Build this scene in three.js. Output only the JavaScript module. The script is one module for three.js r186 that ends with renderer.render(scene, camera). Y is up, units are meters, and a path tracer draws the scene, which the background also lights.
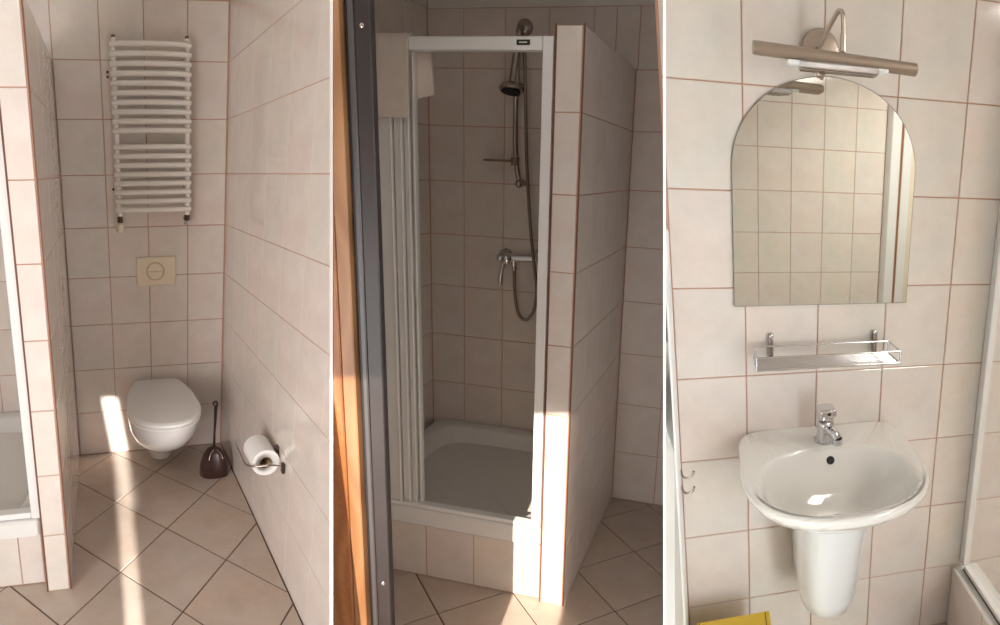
import * as THREE from 'three';
import { RoundedBoxGeometry } from 'three/addons/geometries/RoundedBoxGeometry.js';
import { mergeGeometries, toCreasedNormals } from 'three/addons/utils/BufferGeometryUtils.js';
import { RectAreaLightUniformsLib } from 'three/addons/lights/RectAreaLightUniformsLib.js';
import { ImprovedNoise } from 'three/addons/math/ImprovedNoise.js';

// ---------------------------------------------------------------- camera, sky, sun, exposure
const scene = new THREE.Scene();
RectAreaLightUniformsLib.init();
const renderer = new THREE.WebGLRenderer({ antialias: true });
renderer.toneMapping = THREE.LinearToneMapping;
renderer.toneMappingExposure = 1.0;
renderer.shadowMap.enabled = true;
renderer.shadowMap.type = THREE.PCFSoftShadowMap;

const EYE = new THREE.Vector3(0, 1.53, 0);
const camera = new THREE.PerspectiveCamera(60.11, 1.6, 0.03, 60);
camera.position.copy(EYE);
camera.rotation.x = -0.2493;
scene.add(camera);

scene.background = new THREE.Color().setRGB(0.42, 0.48, 0.56);

const sun = new THREE.DirectionalLight(new THREE.Color().setRGB(1.0, 0.86, 0.72), 9);
sun.position.set(-0.75 - 0.2579 * 6, 1.0 + 0.4522 * 6, 0.6 + 0.8109 * 6);
sun.target.position.set(-0.75, 1.0, 0.6);
sun.castShadow = true;
sun.shadow.mapSize.set(2048, 2048);
Object.assign(sun.shadow.camera, { left: -5, right: 5, top: 5, bottom: -5, near: 0.1, far: 20 });
scene.add(sun, sun.target);

// unseen windows behind the viewer, placed to light the bays: [name, x0, x1, y0, y1, radiance, colour]
const UNSEEN_WINDOWS = [
  ['unseen_window_1', -1.9, -0.92, 0.06, 1.4, 8.4, [1.0, 0.97, 0.965]],  // out of view, lights the left bay
  ['unseen_window_2', 0.75, 2.15, 0.15, 1.75, 9.6, [0.79, 0.93, 1.0]],  // out of view, cool light for the washbasin bay
  ['added_window_3', -0.4, 0.18, 0.1, 1.3, 1.0, [1.0, 0.74, 0.56]],  // added warm fill that brightens the middle bay
];
const UNSEEN_CEILING_LAMP = { at: [3.0, -1.25], size: 0.62, radiance: 26, colour: [1.0, 0.95, 0.9] };  // out of view, set to light the washbasin bay from above
const ADDED_FLOOD = { intensity: 900 };  // added spotlight in place of sun on the left bay

// ---------------------------------------------------------------- frames of the three bays
// Each bay stands on a plan of its own: an origin in a back corner and the directions of its back wall (X),
// its wall edges (Y) and its side walls (Z, towards the viewer).
class Bay {
  constructor(o, X, Y, Z) {
    this.m = new THREE.Matrix4().makeBasis(new THREE.Vector3(...X), new THREE.Vector3(...Y), new THREE.Vector3(...Z));
    this.o = new THREE.Vector3(...o);
  }
  p(x, y, z) { return new THREE.Vector3(x, y, z).applyMatrix4(this.m).add(this.o); }
}
const L = new Bay([-2.3546, 0.0091, -2.7366], [0.905, 0.0136, -0.1468], [0.1781, 1.0071, 0.0622], [0.789, -0.0036, 1.0942]);
const M = new Bay([0.5563, -0.0288, -2.3823], [0.9386, -0.0436, 0.2043], [0.0101, 0.9957, -0.0464], [-0.3705, 0.0022, 0.8086]);
const R = new Bay([0.8246, -0.0219, -1.4414], [1.1376, -0.0409, -0.2668], [-0.1376, 1.0085, 0.0251], [-0.4376, 0.0385, 1.1131]);
const HALL = new Bay([0, 0, 0], [1, 0, 0], [0, 1, 0], [0, 0, 1]);

// the two added dividing boards between the bays lie in these planes
const FWD = new THREE.Vector3(0, -0.2467, -0.9691), UPW = new THREE.Vector3(0, 0.9691, -0.2467);
const DIV1 = -0.3120, DIV2 = 0.3046, HALF = 0.0026;
const side = (p, s) => { const q = p.clone().sub(EYE); return q.x - s * q.dot(FWD); };

// ---------------------------------------------------------------- helpers
let seed = 7;
const rnd = () => { seed = (seed * 1664525 + 1013904223) >>> 0; return seed / 4294967296; };
const taken = {};
function numbered(n) { const k = taken[n] = (taken[n] ?? -1) + 1; return k ? `${n}_${String(k).padStart(3, '0')}` : n; }
function shade(o) { o.castShadow = true; o.receiveShadow = true; return o; }
function thing(bay, at, name, label, category, group) {
  const g = new THREE.Group(); g.name = numbered(name); g.position.copy(bay.p(...at));
  g.userData = { label, category }; if (group) g.userData.group = group;
  g.bay = bay; g.at = at; scene.add(g); return g;
}
// a part: its shape is given in the bay's metres, measured from the bay's corner
function part(t, name, geo, mat, label, parent = t) {
  let g = Array.isArray(geo) ? merge(geo) : geo;
  g.translate(-t.at[0], -t.at[1], -t.at[2]); g.applyMatrix4(t.bay.m);
  const m = shade(new THREE.Mesh(g, mat)); m.name = name; if (label) m.userData.label = label;
  parent.add(m); return m;
}
function merge(list) {
  const l = list.map(g => { const n = g.index ? g.toNonIndexed() : g; for (const k of Object.keys(n.attributes)) if (!['position', 'normal', 'uv'].includes(k)) n.deleteAttribute(k); return n; });
  return l.length === 1 ? l[0] : mergeGeometries(l, false);
}
function struct(bay, at, name, geo, mat, kind = 'structure', label) {
  let g = Array.isArray(geo) ? merge(geo) : geo;
  g.translate(-at[0], -at[1], -at[2]); g.applyMatrix4(bay.m);
  const m = shade(new THREE.Mesh(g, mat)); m.name = name; m.position.copy(bay.p(...at));
  m.userData.kind = kind; if (label) m.userData.label = label;
  m.bay = bay; m.at = at; scene.add(m); return m;
}
const V = (a) => new THREE.Vector3(...a);
function box(x0, x1, y0, y1, z0, z1, r = 0.002) {
  const w = x1 - x0, h = y1 - y0, d = z1 - z0;
  const g = r > 0 ? new RoundedBoxGeometry(w, h, d, 2, Math.min(r, w / 2.01, h / 2.01, d / 2.01)) : new THREE.BoxGeometry(w, h, d);
  g.translate((x0 + x1) / 2, (y0 + y1) / 2, (z0 + z1) / 2); return g;
}
function rod(a, b, r, r2 = r, n = 20) {
  const A = V(a), B = V(b), d = B.clone().sub(A), g = new THREE.CylinderGeometry(r2, r, d.length(), n, 1);
  g.applyQuaternion(new THREE.Quaternion().setFromUnitVectors(new THREE.Vector3(0, 1, 0), d.clone().normalize()));
  g.translate(...A.add(B).multiplyScalar(0.5).toArray()); return g;
}
function tube(pts, r, n = 48, k = 10, closed = false, tension = 0.5) {
  return new THREE.TubeGeometry(new THREE.CatmullRomCurve3(pts.map(V), closed, 'catmullrom', tension), n, r, k, closed);
}
function ball(c, rx, ry = rx, rz = rx, n = 24) { const g = new THREE.SphereGeometry(1, n, n * 0.66 | 0); g.scale(rx, ry, rz); g.translate(...c); return g; }
function turned(profile, axisFrom, axisTo, n = 32) { // lathe of [r, h] pairs, h measured along the axis
  const g = new THREE.LatheGeometry(profile.map(([r, h]) => new THREE.Vector2(r, h)), n);
  const d = V(axisTo).sub(V(axisFrom)).normalize();
  g.applyQuaternion(new THREE.Quaternion().setFromUnitVectors(new THREE.Vector3(0, 1, 0), d)); g.translate(...axisFrom); return g;
}
// closed rings of equal point count joined into a skin
function loft(rings, { capStart = true, capEnd = true, crease = 0.7 } = {}) {
  const n = rings[0].length, pos = [], uv = [];
  const P = (p) => pos.push(p[0], p[1], p[2]);
  const quad = (a, b, c, d) => { P(a); P(b); P(c); P(a); P(c); P(d); };
  for (let i = 0; i + 1 < rings.length; i++) for (let j = 0; j < n; j++) { const k = (j + 1) % n; quad(rings[i][j], rings[i][k], rings[i + 1][k], rings[i + 1][j]); }
  const cap = (r, flip) => { const c = [0, 1, 2].map(q => r.reduce((s, p) => s + p[q], 0) / n); for (let j = 0; j < n; j++) { const k = (j + 1) % n; if (flip) { P(c); P(r[k]); P(r[j]); } else { P(c); P(r[j]); P(r[k]); } } };
  if (capStart) cap(rings[0], true); if (capEnd) cap(rings[rings.length - 1], false);
  const g = new THREE.BufferGeometry(); g.setAttribute('position', new THREE.Float32BufferAttribute(pos, 3));
  for (let i = 0; i < pos.length; i += 3) uv.push(pos[i] * 2, (pos[i + 1] + pos[i + 2]) * 2);
  g.setAttribute('uv', new THREE.Float32BufferAttribute(uv, 2));
  return toCreasedNormals(g, crease);
}

// ---- pieces with edges: convex polygons in a surface's (u, v), raised by depth, with a small chamfer
function clip(poly, f) {
  const out = [];
  for (let i = 0; i < poly.length; i++) {
    const a = poly[i], b = poly[(i + 1) % poly.length], fa = f(...a), fb = f(...b);
    if (fa >= 0) out.push(a);
    if ((fa >= 0) !== (fb >= 0)) { const t = fa / (fa - fb); out.push([a[0] + t * (b[0] - a[0]), a[1] + t * (b[1] - a[1])]); }
  }
  return out;
}
const area = (p) => p.reduce((s, a, i) => { const b = p[(i + 1) % p.length]; return s + a[0] * b[1] - b[0] * a[1]; }, 0) / 2;
function tidy(p) { return p.filter((a, i) => { const b = p[(i + 1) % p.length]; return Math.hypot(a[0] - b[0], a[1] - b[1]) > 1e-4; }); }
function inset(p, g) { for (let i = 0; i < p.length; i++) ; let q = p.slice(); const n = p.length; for (let i = 0; i < n; i++) { const a = p[i], b = p[(i + 1) % n], l = Math.hypot(b[0] - a[0], b[1] - a[1]), nx = -(b[1] - a[1]) / l, ny = (b[0] - a[0]) / l; q = clip(q, (u, v) => (u - a[0]) * nx + (v - a[1]) * ny - g); if (q.length < 3) return []; } return tidy(q); }
const pieceCache = new Map();
function pieces(parent, S, polys, mats, { gap = 0.0034, depth = 0.003, chamfer = 0.0012, name = 'tile' } = {}) {
  const bay = parent.bay, at = bay.p(...parent.at);
  const e = (u, v, h) => new THREE.Vector3(...S(u, v, h));
  const o = e(0, 0, 0), hand = e(1, 0, 0).sub(o).cross(e(0, 1, 0).sub(o)).dot(e(0, 0, 1).sub(o));
  let made = 0;
  for (let poly of polys) {
    poly = tidy(poly); if (poly.length < 3) continue;
    if (area(poly) < 0) poly = poly.slice().reverse();
    const low = inset(poly, gap / 2); let top = low.length < 3 ? low : inset(poly, gap / 2 + chamfer);
    if (low.length < 3 || area(low) < 5e-5) continue;
    if (top.length !== low.length) top = low;
    const c = [low.reduce((s, p) => s + p[0], 0) / low.length, low.reduce((s, p) => s + p[1], 0) / low.length];
    const key = S.id + '|' + bay.o.x + '|' + depth + '|' + low.map(p => [(p[0] - c[0]).toFixed(4), (p[1] - c[1]).toFixed(4)]).join(';');
    let g = pieceCache.get(key);
    if (!g) {
      const C = e(c[0], c[1], 0), pos = [], uv = [], n = low.length;
      const at3 = (p, h) => e(p[0], p[1], h).sub(C);
      const tri = (...l) => { if (hand < 0) l.reverse(); for (const [p, h] of l) { const q = at3(p, h); pos.push(q.x, q.y, q.z); uv.push((p[0] - c[0]) * 2, (p[1] - c[1]) * 2); } };
      for (let i = 0; i < n; i++) {
        const j = (i + 1) % n;
        tri([low[i], 0], [low[j], 0], [low[j], depth - chamfer]); tri([low[i], 0], [low[j], depth - chamfer], [low[i], depth - chamfer]);
        tri([low[i], depth - chamfer], [low[j], depth - chamfer], [top[j], depth]); tri([low[i], depth - chamfer], [top[j], depth], [top[i], depth]);
        if (i && i + 1 < n) tri([top[0], depth], [top[i], depth], [top[j], depth]);
      }
      g = new THREE.BufferGeometry(); g.setAttribute('position', new THREE.Float32BufferAttribute(pos, 3)); g.setAttribute('uv', new THREE.Float32BufferAttribute(uv, 2));
      g.applyMatrix4(bay.m); g.computeVertexNormals(); pieceCache.set(key, g);
    }
    const m = shade(new THREE.Mesh(g, mats[(rnd() * mats.length) | 0]));
    m.name = name; m.position.copy(bay.p(...S(c[0], c[1], 0))).sub(at); parent.add(m); made++;
  }
  return made;
}
function grid(us, vs) { const l = []; for (let i = 0; i + 1 < us.length; i++) for (let j = 0; j + 1 < vs.length; j++) l.push([[us[i], vs[j]], [us[i + 1], vs[j]], [us[i + 1], vs[j + 1]], [us[i], vs[j + 1]]]); return l; }
function range(a, step, n) { return Array.from({ length: n }, (_, i) => a + step * i); }
function diagonal(ox, oz, s, u0, u1, v0, v1) {
  const k = s * Math.SQRT1_2, l = [];
  for (let i = -14; i < 15; i++) for (let j = -14; j < 15; j++) {
    const c = (a, b) => [ox + k * (a + b), oz + k * (a - b)];
    let p = [c(i, j), c(i + 1, j), c(i + 1, j + 1), c(i, j + 1)];
    for (const f of [(u) => u - u0, (u) => u1 - u, (u, v) => v - v0, (u, v) => v1 - v]) { p = clip(p, f); if (p.length < 3) break; }
    if (p.length >= 3) l.push(p);
  }
  return l;
}
const tight = (polys) => polys.map(p => p.map(([u, v], i) => [u + (i === 0 || i === 3 ? -1 : 1) * 0.0011, v])); // close-set upright joints
const surf = (id, f) => Object.assign(f, { id });
const keep = (polys, ...fs) => polys.map(p => fs.reduce((q, f) => q.length < 3 ? q : clip(q, f), p)).filter(p => p.length >= 3);

// ---------------------------------------------------------------- materials
const noise = new ImprovedNoise();
function tex(n, f, srgb = true) {
  const d = new Uint8Array(n * n * 4);
  for (let y = 0; y < n; y++) for (let x = 0; x < n; x++) { const c = f(x / n, y / n); for (let k = 0; k < 3; k++) d[(y * n + x) * 4 + k] = Math.max(0, Math.min(255, c[k])); d[(y * n + x) * 4 + 3] = 255; }
  const t = new THREE.DataTexture(d, n, n); t.wrapS = t.wrapT = THREE.RepeatWrapping; t.magFilter = THREE.LinearFilter; t.minFilter = THREE.LinearFilter;
  if (srgb) t.colorSpace = THREE.SRGBColorSpace; t.needsUpdate = true; return t;
}
const per = (x, y, f, z) => { // noise that repeats over the unit square
  const n = (a, b) => noise.noise(a * f, b * f, z);
  return (n(x, y) * (1 - x) + n(x - 1, y) * x) * (1 - y) + (n(x, y - 1) * (1 - x) + n(x - 1, y - 1) * x) * y;
};
const mottle = (base, z, amp, tint) => tex(256, (x, y) => {
  const a = per(x, y, 5, z) * 0.6 + per(x, y, 13, z + 3) * 0.3 + per(x, y, 37, z + 7) * 0.2, b = per(x, y, 4, z + 11);
  return base.map((c, k) => c + a * amp + b * tint[k]);
});
const std = (o) => new THREE.MeshStandardMaterial(o);
const phys = (o) => new THREE.MeshPhysicalMaterial(o);
const wavy = tex(128, (x, y) => { const v = 128 + per(x, y, 3, 1.5) * 110; return [v, v, v]; }, false);
const wallTile = [0, 1, 2, 3].map(i => phys({ map: mottle([230 + i % 2, 219 + (i % 3), 211], 1.3 + i * 5.1, 12, [3, -3, -5]), roughness: 0.1, bumpMap: wavy, bumpScale: 0.0003, specularIntensity: 0.9 }));
const floorTile = [0, 1, 2].map(i => phys({ map: mottle([194 + i * 2, 178 + i, 165], 21.3 + i * 4.3, 16, [4, -2, -6]), roughness: 0.15, bumpMap: wavy, bumpScale: 0.0005 }));
const wallGrout = std({ map: mottle([204, 157, 134], 41.2, 16, [4, 0, 0]), roughness: 0.9 });
const floorGrout = std({ map: mottle([104, 72, 54], 44.2, 14, [4, 0, 0]), roughness: 0.9 });
const plaster = std({ map: mottle([228, 223, 216], 51.2, 8, [2, 0, -2]), roughness: 0.85 });
const hallFloor = std({ map: mottle([196, 186, 174], 53.2, 12, [3, 0, -2]), roughness: 0.5 });
const boardWhite = std({ color: 0xfbfaf8, roughness: 0.7 });
const brownTrim = std({ color: 0x7a4c38, roughness: 0.5 });
const ceramic = phys({ color: 0xf1f2f3, roughness: 0.09, clearcoat: 0.4, clearcoatRoughness: 0.05 });
const ceramicWarm = phys({ color: 0xefebe5, roughness: 0.1, clearcoat: 0.4, clearcoatRoughness: 0.05 });
const acrylic = phys({ color: 0xeceae6, roughness: 0.16 });
const enamel = phys({ color: 0xeee9e2, roughness: 0.22 });
const frameWhite = std({ color: 0xf0efed, roughness: 0.3 });
const panelWhite = phys({ color: 0xe9e6e2, roughness: 0.35 });
const chrome = std({ color: 0xd9d9dc, metalness: 1, roughness: 0.1 });
const darkChrome = std({ color: 0xb4aaa4, metalness: 1, roughness: 0.22 });
const nickel = std({ color: 0xbdb0a4, metalness: 1, roughness: 0.32 });
const cream = std({ color: 0xeee0c8, roughness: 0.35 });
const creamDark = std({ color: 0xcdb896, roughness: 0.4 });
const bronze = std({ color: 0x54433a, metalness: 0.7, roughness: 0.35 });
const brownPlastic = phys({ color: 0x3e2723, roughness: 0.3 });
const black = std({ color: 0x15110f, roughness: 0.6 });
const paper = std({ color: 0xf3f1ee, roughness: 0.95, bumpMap: wavy, bumpScale: 0.001 });
const terry = std({ map: mottle([226, 214, 204], 61.2, 20, [2, 0, 0]), roughness: 1, bumpMap: tex(128, (x, y) => { const v = 128 + per(x, y, 40, 9.5) * 120; return [v, v, v]; }, false), bumpScale: 0.003 });
const wood = std({ map: tex(256, (x, y) => { const g = per(x, y, 3, 71.1) * 22 + Math.sin((x * 14 + per(x, y, 2, 72.4) * 2.2) * 6.2832) * 9 + per(x * 1, y, 60, 73.1) * 10; return [148 + g, 92 + g * 0.9, 48 + g * 0.7]; }), roughness: 0.45 });
const woodPale = std({ map: tex(256, (x, y) => { const g = per(x, y, 3, 75.1) * 18 + Math.sin((x * 12 + per(x, y, 2, 76.4) * 2) * 6.2832) * 7; return [150 + g, 106 + g * 0.9, 70 + g * 0.8]; }), roughness: 0.45 });
const darkLeaf = std({ map: mottle([40, 30, 28], 81.2, 8, [3, 0, 0]), roughness: 0.45 });
const darkEdge = std({ color: 0x453f3e, roughness: 0.4 });
const rubber = std({ color: 0x10141a, roughness: 0.5 });
const glass = phys({ color: 0xf6f8f6, transmission: 1, thickness: 0, roughness: 0.02, ior: 1.45 });
const mirrorGlass = std({ color: 0xe9ebe6, metalness: 1, roughness: 0.015 });
const yellow = phys({ color: 0xe8c23c, roughness: 0.35 });
const yellowDark = std({ color: 0x8a6c1c, roughness: 0.5 });
const whitePlastic = phys({ color: 0xf4f4f2, roughness: 0.3 });
const labelDark = std({ color: 0x1c1a1a, roughness: 0.4 });
const labelLight = std({ color: 0xcfcac2, roughness: 0.5 });

// ---------------------------------------------------------------- the unseen shell round the three bays
const CEIL = 2.34, FRONT = 0.6;
struct(HALL, [0, 0, 0], 'floor', box(-4.4, 5.4, -0.12, -0.05, -3.7, FRONT + 0.03, 0), hallFloor);
struct(HALL, [0, CEIL, 0], 'ceiling', box(-4.4, 5.4, CEIL, CEIL + 0.1, -3.7, FRONT + 0.03, 0), plaster);
struct(HALL, [-4.4, 0, 0], 'wall_left', box(-4.4, -4.3, -0.05, CEIL, -3.7, FRONT, 0), plaster);
struct(HALL, [5.4, 0, 0], 'wall_right', box(5.3, 5.4, -0.05, CEIL, -3.7, FRONT, 0), plaster);
struct(HALL, [0, 0, -3.7], 'wall_back', box(-4.3, 5.3, -0.05, CEIL, -3.7, -3.6, 0), plaster);
{ // unseen wall behind the viewer, its two openings cut to shape sun patch and streak
  const z0 = FRONT, z1 = FRONT + 0.03, D = [-0.84, -0.49, 2.04], S = [0.26, 0.322, 0.96];
  struct(HALL, [0, 0, FRONT], 'unseen_wall_front', [
    box(-4.3, D[0], -0.05, CEIL, z0, z1, 0), box(D[0], D[1], D[2], CEIL, z0, z1, 0), box(D[1], S[0], -0.05, CEIL, z0, z1, 0),
    box(S[0], S[1], S[2], CEIL, z0, z1, 0), box(S[1], 5.3, -0.05, CEIL, z0, z1, 0)], plaster);
}
for (const [name, x0, x1, y0, y1, rad, col] of UNSEEN_WINDOWS) {
  const w = struct(HALL, [(x0 + x1) / 2, y0, FRONT], name, [box(x0 - 0.06, x0, y0 - 0.06, y1 + 0.06, FRONT - 0.04, FRONT, 0.004), box(x1, x1 + 0.06, y0 - 0.06, y1 + 0.06, FRONT - 0.04, FRONT, 0.004), box(x0, x1, y0 - 0.06, y0, FRONT - 0.04, FRONT, 0.004), box(x0, x1, y1, y1 + 0.06, FRONT - 0.04, FRONT, 0.004)], frameWhite);
  part(w, 'unseen_window_pane', box(x0, x1, y0, y1, FRONT - 0.012, FRONT - 0.004, 0), std({ color: 0xe8eef2, roughness: 0.4, emissive: new THREE.Color().setRGB(...col), emissiveIntensity: 0.4 }));  // glowing pane, out of view behind the viewer
  const l = new THREE.RectAreaLight(new THREE.Color().setRGB(...col), rad, x1 - x0, y1 - y0);
  l.position.set((x0 + x1) / 2, (y0 + y1) / 2, FRONT - 0.02); l.lookAt(l.position.x, l.position.y, -5); scene.add(l);
}
{ // ceiling lamp out of view, lights the washbasin bay and its mirrored wall
  const [x, z] = UNSEEN_CEILING_LAMP.at, s = UNSEEN_CEILING_LAMP.size / 2;
  const t = thing(HALL, [x, CEIL, z], 'unseen_ceiling_lamp', 'unseen square ceiling lamp out of view, placed to light the washbasin bay', 'lamp');
  part(t, 'lamp_body', box(x - s - 0.03, x + s + 0.03, CEIL - 0.04, CEIL, z - s - 0.03, z + s + 0.03, 0.01), frameWhite);
  part(t, 'lamp_diffuser', box(x - s, x + s, CEIL - 0.055, CEIL - 0.041, z - s, z + s, 0.004), std({ color: 0xfff4e4, roughness: 0.5, emissive: new THREE.Color().setRGB(...UNSEEN_CEILING_LAMP.colour), emissiveIntensity: 0.8 }));
  const l = new THREE.RectAreaLight(new THREE.Color().setRGB(...UNSEEN_CEILING_LAMP.colour), UNSEEN_CEILING_LAMP.radiance, 2 * s, 2 * s);
  l.position.set(x, CEIL - 0.06, z); l.lookAt(x, 0, z); scene.add(l);
}
{ // added lamp standing in for sun, throws the streak into the left bay
  const p = L.p(0.235, 0, 5.58), q = L.p(0.235, 0, 0); p.y = 1.45; q.y = 0.33;
  const t = thing(HALL, p.toArray(), 'added_floodlight', 'added lamp out of view, stands in for the sun streak in the left bay', 'lamp');
  const d = q.clone().sub(p).normalize(), b = p.clone().addScaledVector(d, -0.12), f = p.clone().addScaledVector(d, -0.02);
  part(t, 'lamp_housing', rod(b.toArray(), f.toArray(), 0.06, 0.09), black);
  part(t, 'lamp_glass', rod(f.toArray(), f.clone().addScaledVector(d, 0.01).toArray(), 0.085, 0.085), std({ color: 0xffffff, emissive: 0xfff2e0, emissiveIntensity: 3 }));
  part(t, 'lamp_post', rod([p.x, -0.1, p.z + 0.12], [p.x, p.y + 0.02, p.z + 0.12], 0.03), black);
  const s = new THREE.SpotLight(new THREE.Color().setRGB(1, 0.95, 0.88), ADDED_FLOOD.intensity, 0, 0.22, 0.3, 2);
  s.position.copy(p); s.target.position.copy(q); s.castShadow = true; s.shadow.mapSize.set(1024, 1024); s.shadow.radius = 0.8; scene.add(s, s.target);
}
// thin white boards added between the bays, also keeping their light apart
function board(name, s, d1, d2) {
  const pt = (d, k, y) => EYE.clone().addScaledVector(FWD, d).add(new THREE.Vector3(s * d + k * d, 0, 0)).addScaledVector(UPW, (y - EYE.y + 0.2467 * d) / 0.9691).toArray();
  const ring = (y) => [pt(d1, -HALF, y), pt(d1, HALF, y), pt(d2, HALF, y), pt(d2, -HALF, y)];
  struct(HALL, [0, 0, 0], name, loft([ring(-0.049), ring(CEIL - 0.001)], { crease: 0.1 }), boardWhite);
}
board('added_divider_left', DIV1, 1.0, 3.05);
board('added_divider_right', DIV2, 0.55, 2.75);

// ---------------------------------------------------------------- left bay
const inL = (s) => (u, v) => -side(L.p(...s(u, v, 0)), DIV1 - HALF);
const onBack = surf('back', (u, v, h) => [u, v, h]);
const rowsL = [0, ...range(0.2564, 0.25, 9)];
const WL = 0.8087;
{
  const w = struct(L, [0, 0, 0], 'wall_left_bay_back', box(-1.0, WL + 0.02, -0.03, 2.3, -0.06, -0.003, 0), wallGrout);
  const S = surf('backL', (u, v, h) => [u, v, h - 0.003]);
  pieces(w, S, grid([-0.97, -0.7865, -0.5865, -0.3865, -0.1865, -0.094], rowsL), wallTile);
  pieces(w, S, grid([-0.094, 0.002], [2.002, 2.2564]), wallTile);
  pieces(w, S, grid([0.002, 0.2135, 0.4135, 0.6135, WL - 0.004], rowsL), wallTile);
}
{
  const S = surf('rightL', (u, v, h) => [WL - h + 0.002, v, u]);
  const polys = keep(tight(grid(range(0, 0.2, 10), rowsL)), inL(S));
  const outline = keep([[[-0.003, -0.03], [1.8, -0.03], [1.8, 2.3], [-0.003, 2.3]]], inL(S))[0];
  const slab = (h) => outline.map(([u, v]) => S(u, v, h));
  const w = struct(L, [WL, 0, 0], 'wall_left_bay_right', loft([slab(-0.05), slab(0)], { crease: 0.1 }), wallGrout);
  pieces(w, S, polys, wallTile, { gap: 0.003, chamfer: 0.0006, depth: 0.002 });
}
{ // floor with tiles laid on the diagonal
  const S = surf('floor', (u, v, h) => [u, h - 0.004, v]);
  const o = keep([[[-1.0, 0], [WL, 0], [WL, 2.1], [-1.0, 2.1]]], inL(S))[0];
  const w = struct(L, [0, 0, 0], 'floor_left_bay', loft([o.map(([u, v]) => [u, -0.045, v]), o.map(([u, v]) => [u, -0.004, v])], { crease: 0.1 }), floorGrout);
  pieces(w, S, keep(diagonal(0.1884, 0.4368, 0.3029, -1.0, WL - 0.002, 0.002, 2.1), inL(S)), floorTile, { depth: 0.004, gap: 0.005 });
}
function partition(bay, name, end, width, tiles, zs = [0.002, 0.2, 0.4, 0.6]) {
  const w = struct(bay, [0, 0, end], name, box(-width + 0.003, -0.002, 0, 2.0, 0.003, end - 0.003, 0), wallGrout);
  const rows = range(0, 0.25, 9);
  pieces(w, surf('partR', (u, v, h) => [h - 0.002, v, u]), tight(grid([...zs, end - 0.004], rows)), tiles, { depth: 0.002, chamfer: 0.0006 });
  pieces(w, surf('partL', (u, v, h) => [-width + 0.003 - h, v, u]), grid([...zs, end - 0.004], rows), tiles);
  pieces(w, surf('partE', (u, v, h) => [u, v, end - 0.003 + h]), grid([-width + 0.004, -0.006], rows), tiles);
  pieces(w, surf('partT', (u, v, h) => [u, 2.0 - 0.003 + h, v]), grid([-width + 0.004, -0.006], [0.002, 0.25, 0.5, end - 0.004]), tiles);
  for (const x of [-0.0035, -width]) { const m = part(w, 'corner_strip', box(x, x + 0.0045, 0, 2.004, end - 0.005, end + 0.001, 0.0006), brownTrim); }
  return w;
}
partition(L, 'wall_left_bay_partition', 0.92, 0.09, wallTile);

// shower tray with tiled front, used in two bays
function showerTray(bay, x0, x1, z1, label, tileEdges, fanMat) {
  const z0 = 0.003, rim = 0.30, t = thing(bay, [(x0 + x1) / 2, 0, (z0 + z1) / 2], 'shower_tray', label, 'shower tray');
  const cx = (x0 + x1) / 2, cz = (z0 + z1) / 2, hx = (x1 - x0) / 2, hz = (z1 - z0) / 2, N = 72;
  const ring = (sx, sz, y, e, dz = 0) => Array.from({ length: N }, (_, i) => { const a = -i / N * 2 * Math.PI, c = Math.cos(a), s = Math.sin(a); return [cx + sx * Math.sign(c) * Math.abs(c) ** (2 / e), y, cz + dz + sz * Math.sign(s) * Math.abs(s) ** (2 / e)]; });
  const rings = [ring(hx - 0.012, hz - 0.012, 0.225, 40), ring(hx, hz, 0.235, 40), ring(hx, hz, rim - 0.006, 40), ring(hx - 0.006, hz - 0.006, rim, 40), ring(hx - 0.05, hz - 0.05, rim, 9), ring(hx - 0.062, hz - 0.062, rim - 0.008, 8), ring(hx - 0.085, hz - 0.085, rim - 0.07, 6), ring(hx - 0.12, hz - 0.12, rim - 0.125, 5), ring(hx - 0.2, hz - 0.2, rim - 0.142, 4), ring(0.05, 0.05, rim - 0.15, 2)];
  part(t, 'basin', loft(rings, { crease: 0.6 }), acrylic);
  part(t, 'drain', turned([[0, 0.004], [0.03, 0.004], [0.042, 0.001], [0.045, -0.002]], [cx, rim - 0.149, cz], [cx, 1, cz]), chrome);
  for (let i = 0; i < 9; i++) { // thin raised streaks fanning out over the tray floor
    const a = (-0.75 + i * 0.19), r0 = 0.16, r1 = 0.30, ox = cx + hx * 0.42, oz = cz + hz * 0.5;
    part(t, 'raised_streak', rod([ox - Math.sin(a) * 0.03 - 0.02, rim - 0.1425, oz - 0.05], [ox - Math.sin(-a) * 0.2 - 0.05, rim - 0.1425, oz - 0.24 + Math.abs(a) * 0.07], 0.0045, 0.0045, 8), acrylic);
  }
  const fz = z1 - 0.022, body = part(t, 'front_panel', box(x0 + 0.01, x1 - 0.002, 0.001, 0.226, fz - 0.03, fz, 0), wallGrout);
  const holder = { bay, at: t.at, add: (m) => body.add(m) };
  pieces(holder, surf('trayF' + bay.o.x, (u, v, h) => [u, v, fz + h]), grid(tileEdges, [0.003, 0.226]), wallTile);
  return t;
}
showerTray(L, -0.965, -0.096, 0.895, 'white shower tray seen at the far left beside the tiled partition', [-0.95, -0.78, -0.58, -0.38, -0.185, -0.1]);
{
  const t = thing(L, [-0.105, 0.3, 0.87], 'shower_enclosure', 'white shower door frame left of the partition in the toilet view', 'shower door');
  part(t, 'post', box(-0.127, -0.094, 0.301, 1.96, 0.84, 0.885, 0.004), frameWhite);
  part(t, 'bottom_rail', box(-0.95, -0.128, 0.301, 0.325, 0.845, 0.88, 0.004), frameWhite);
  part(t, 'top_rail', box(-0.95, -0.128, 1.92, 1.96, 0.845, 0.88, 0.004), frameWhite);
}
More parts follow.
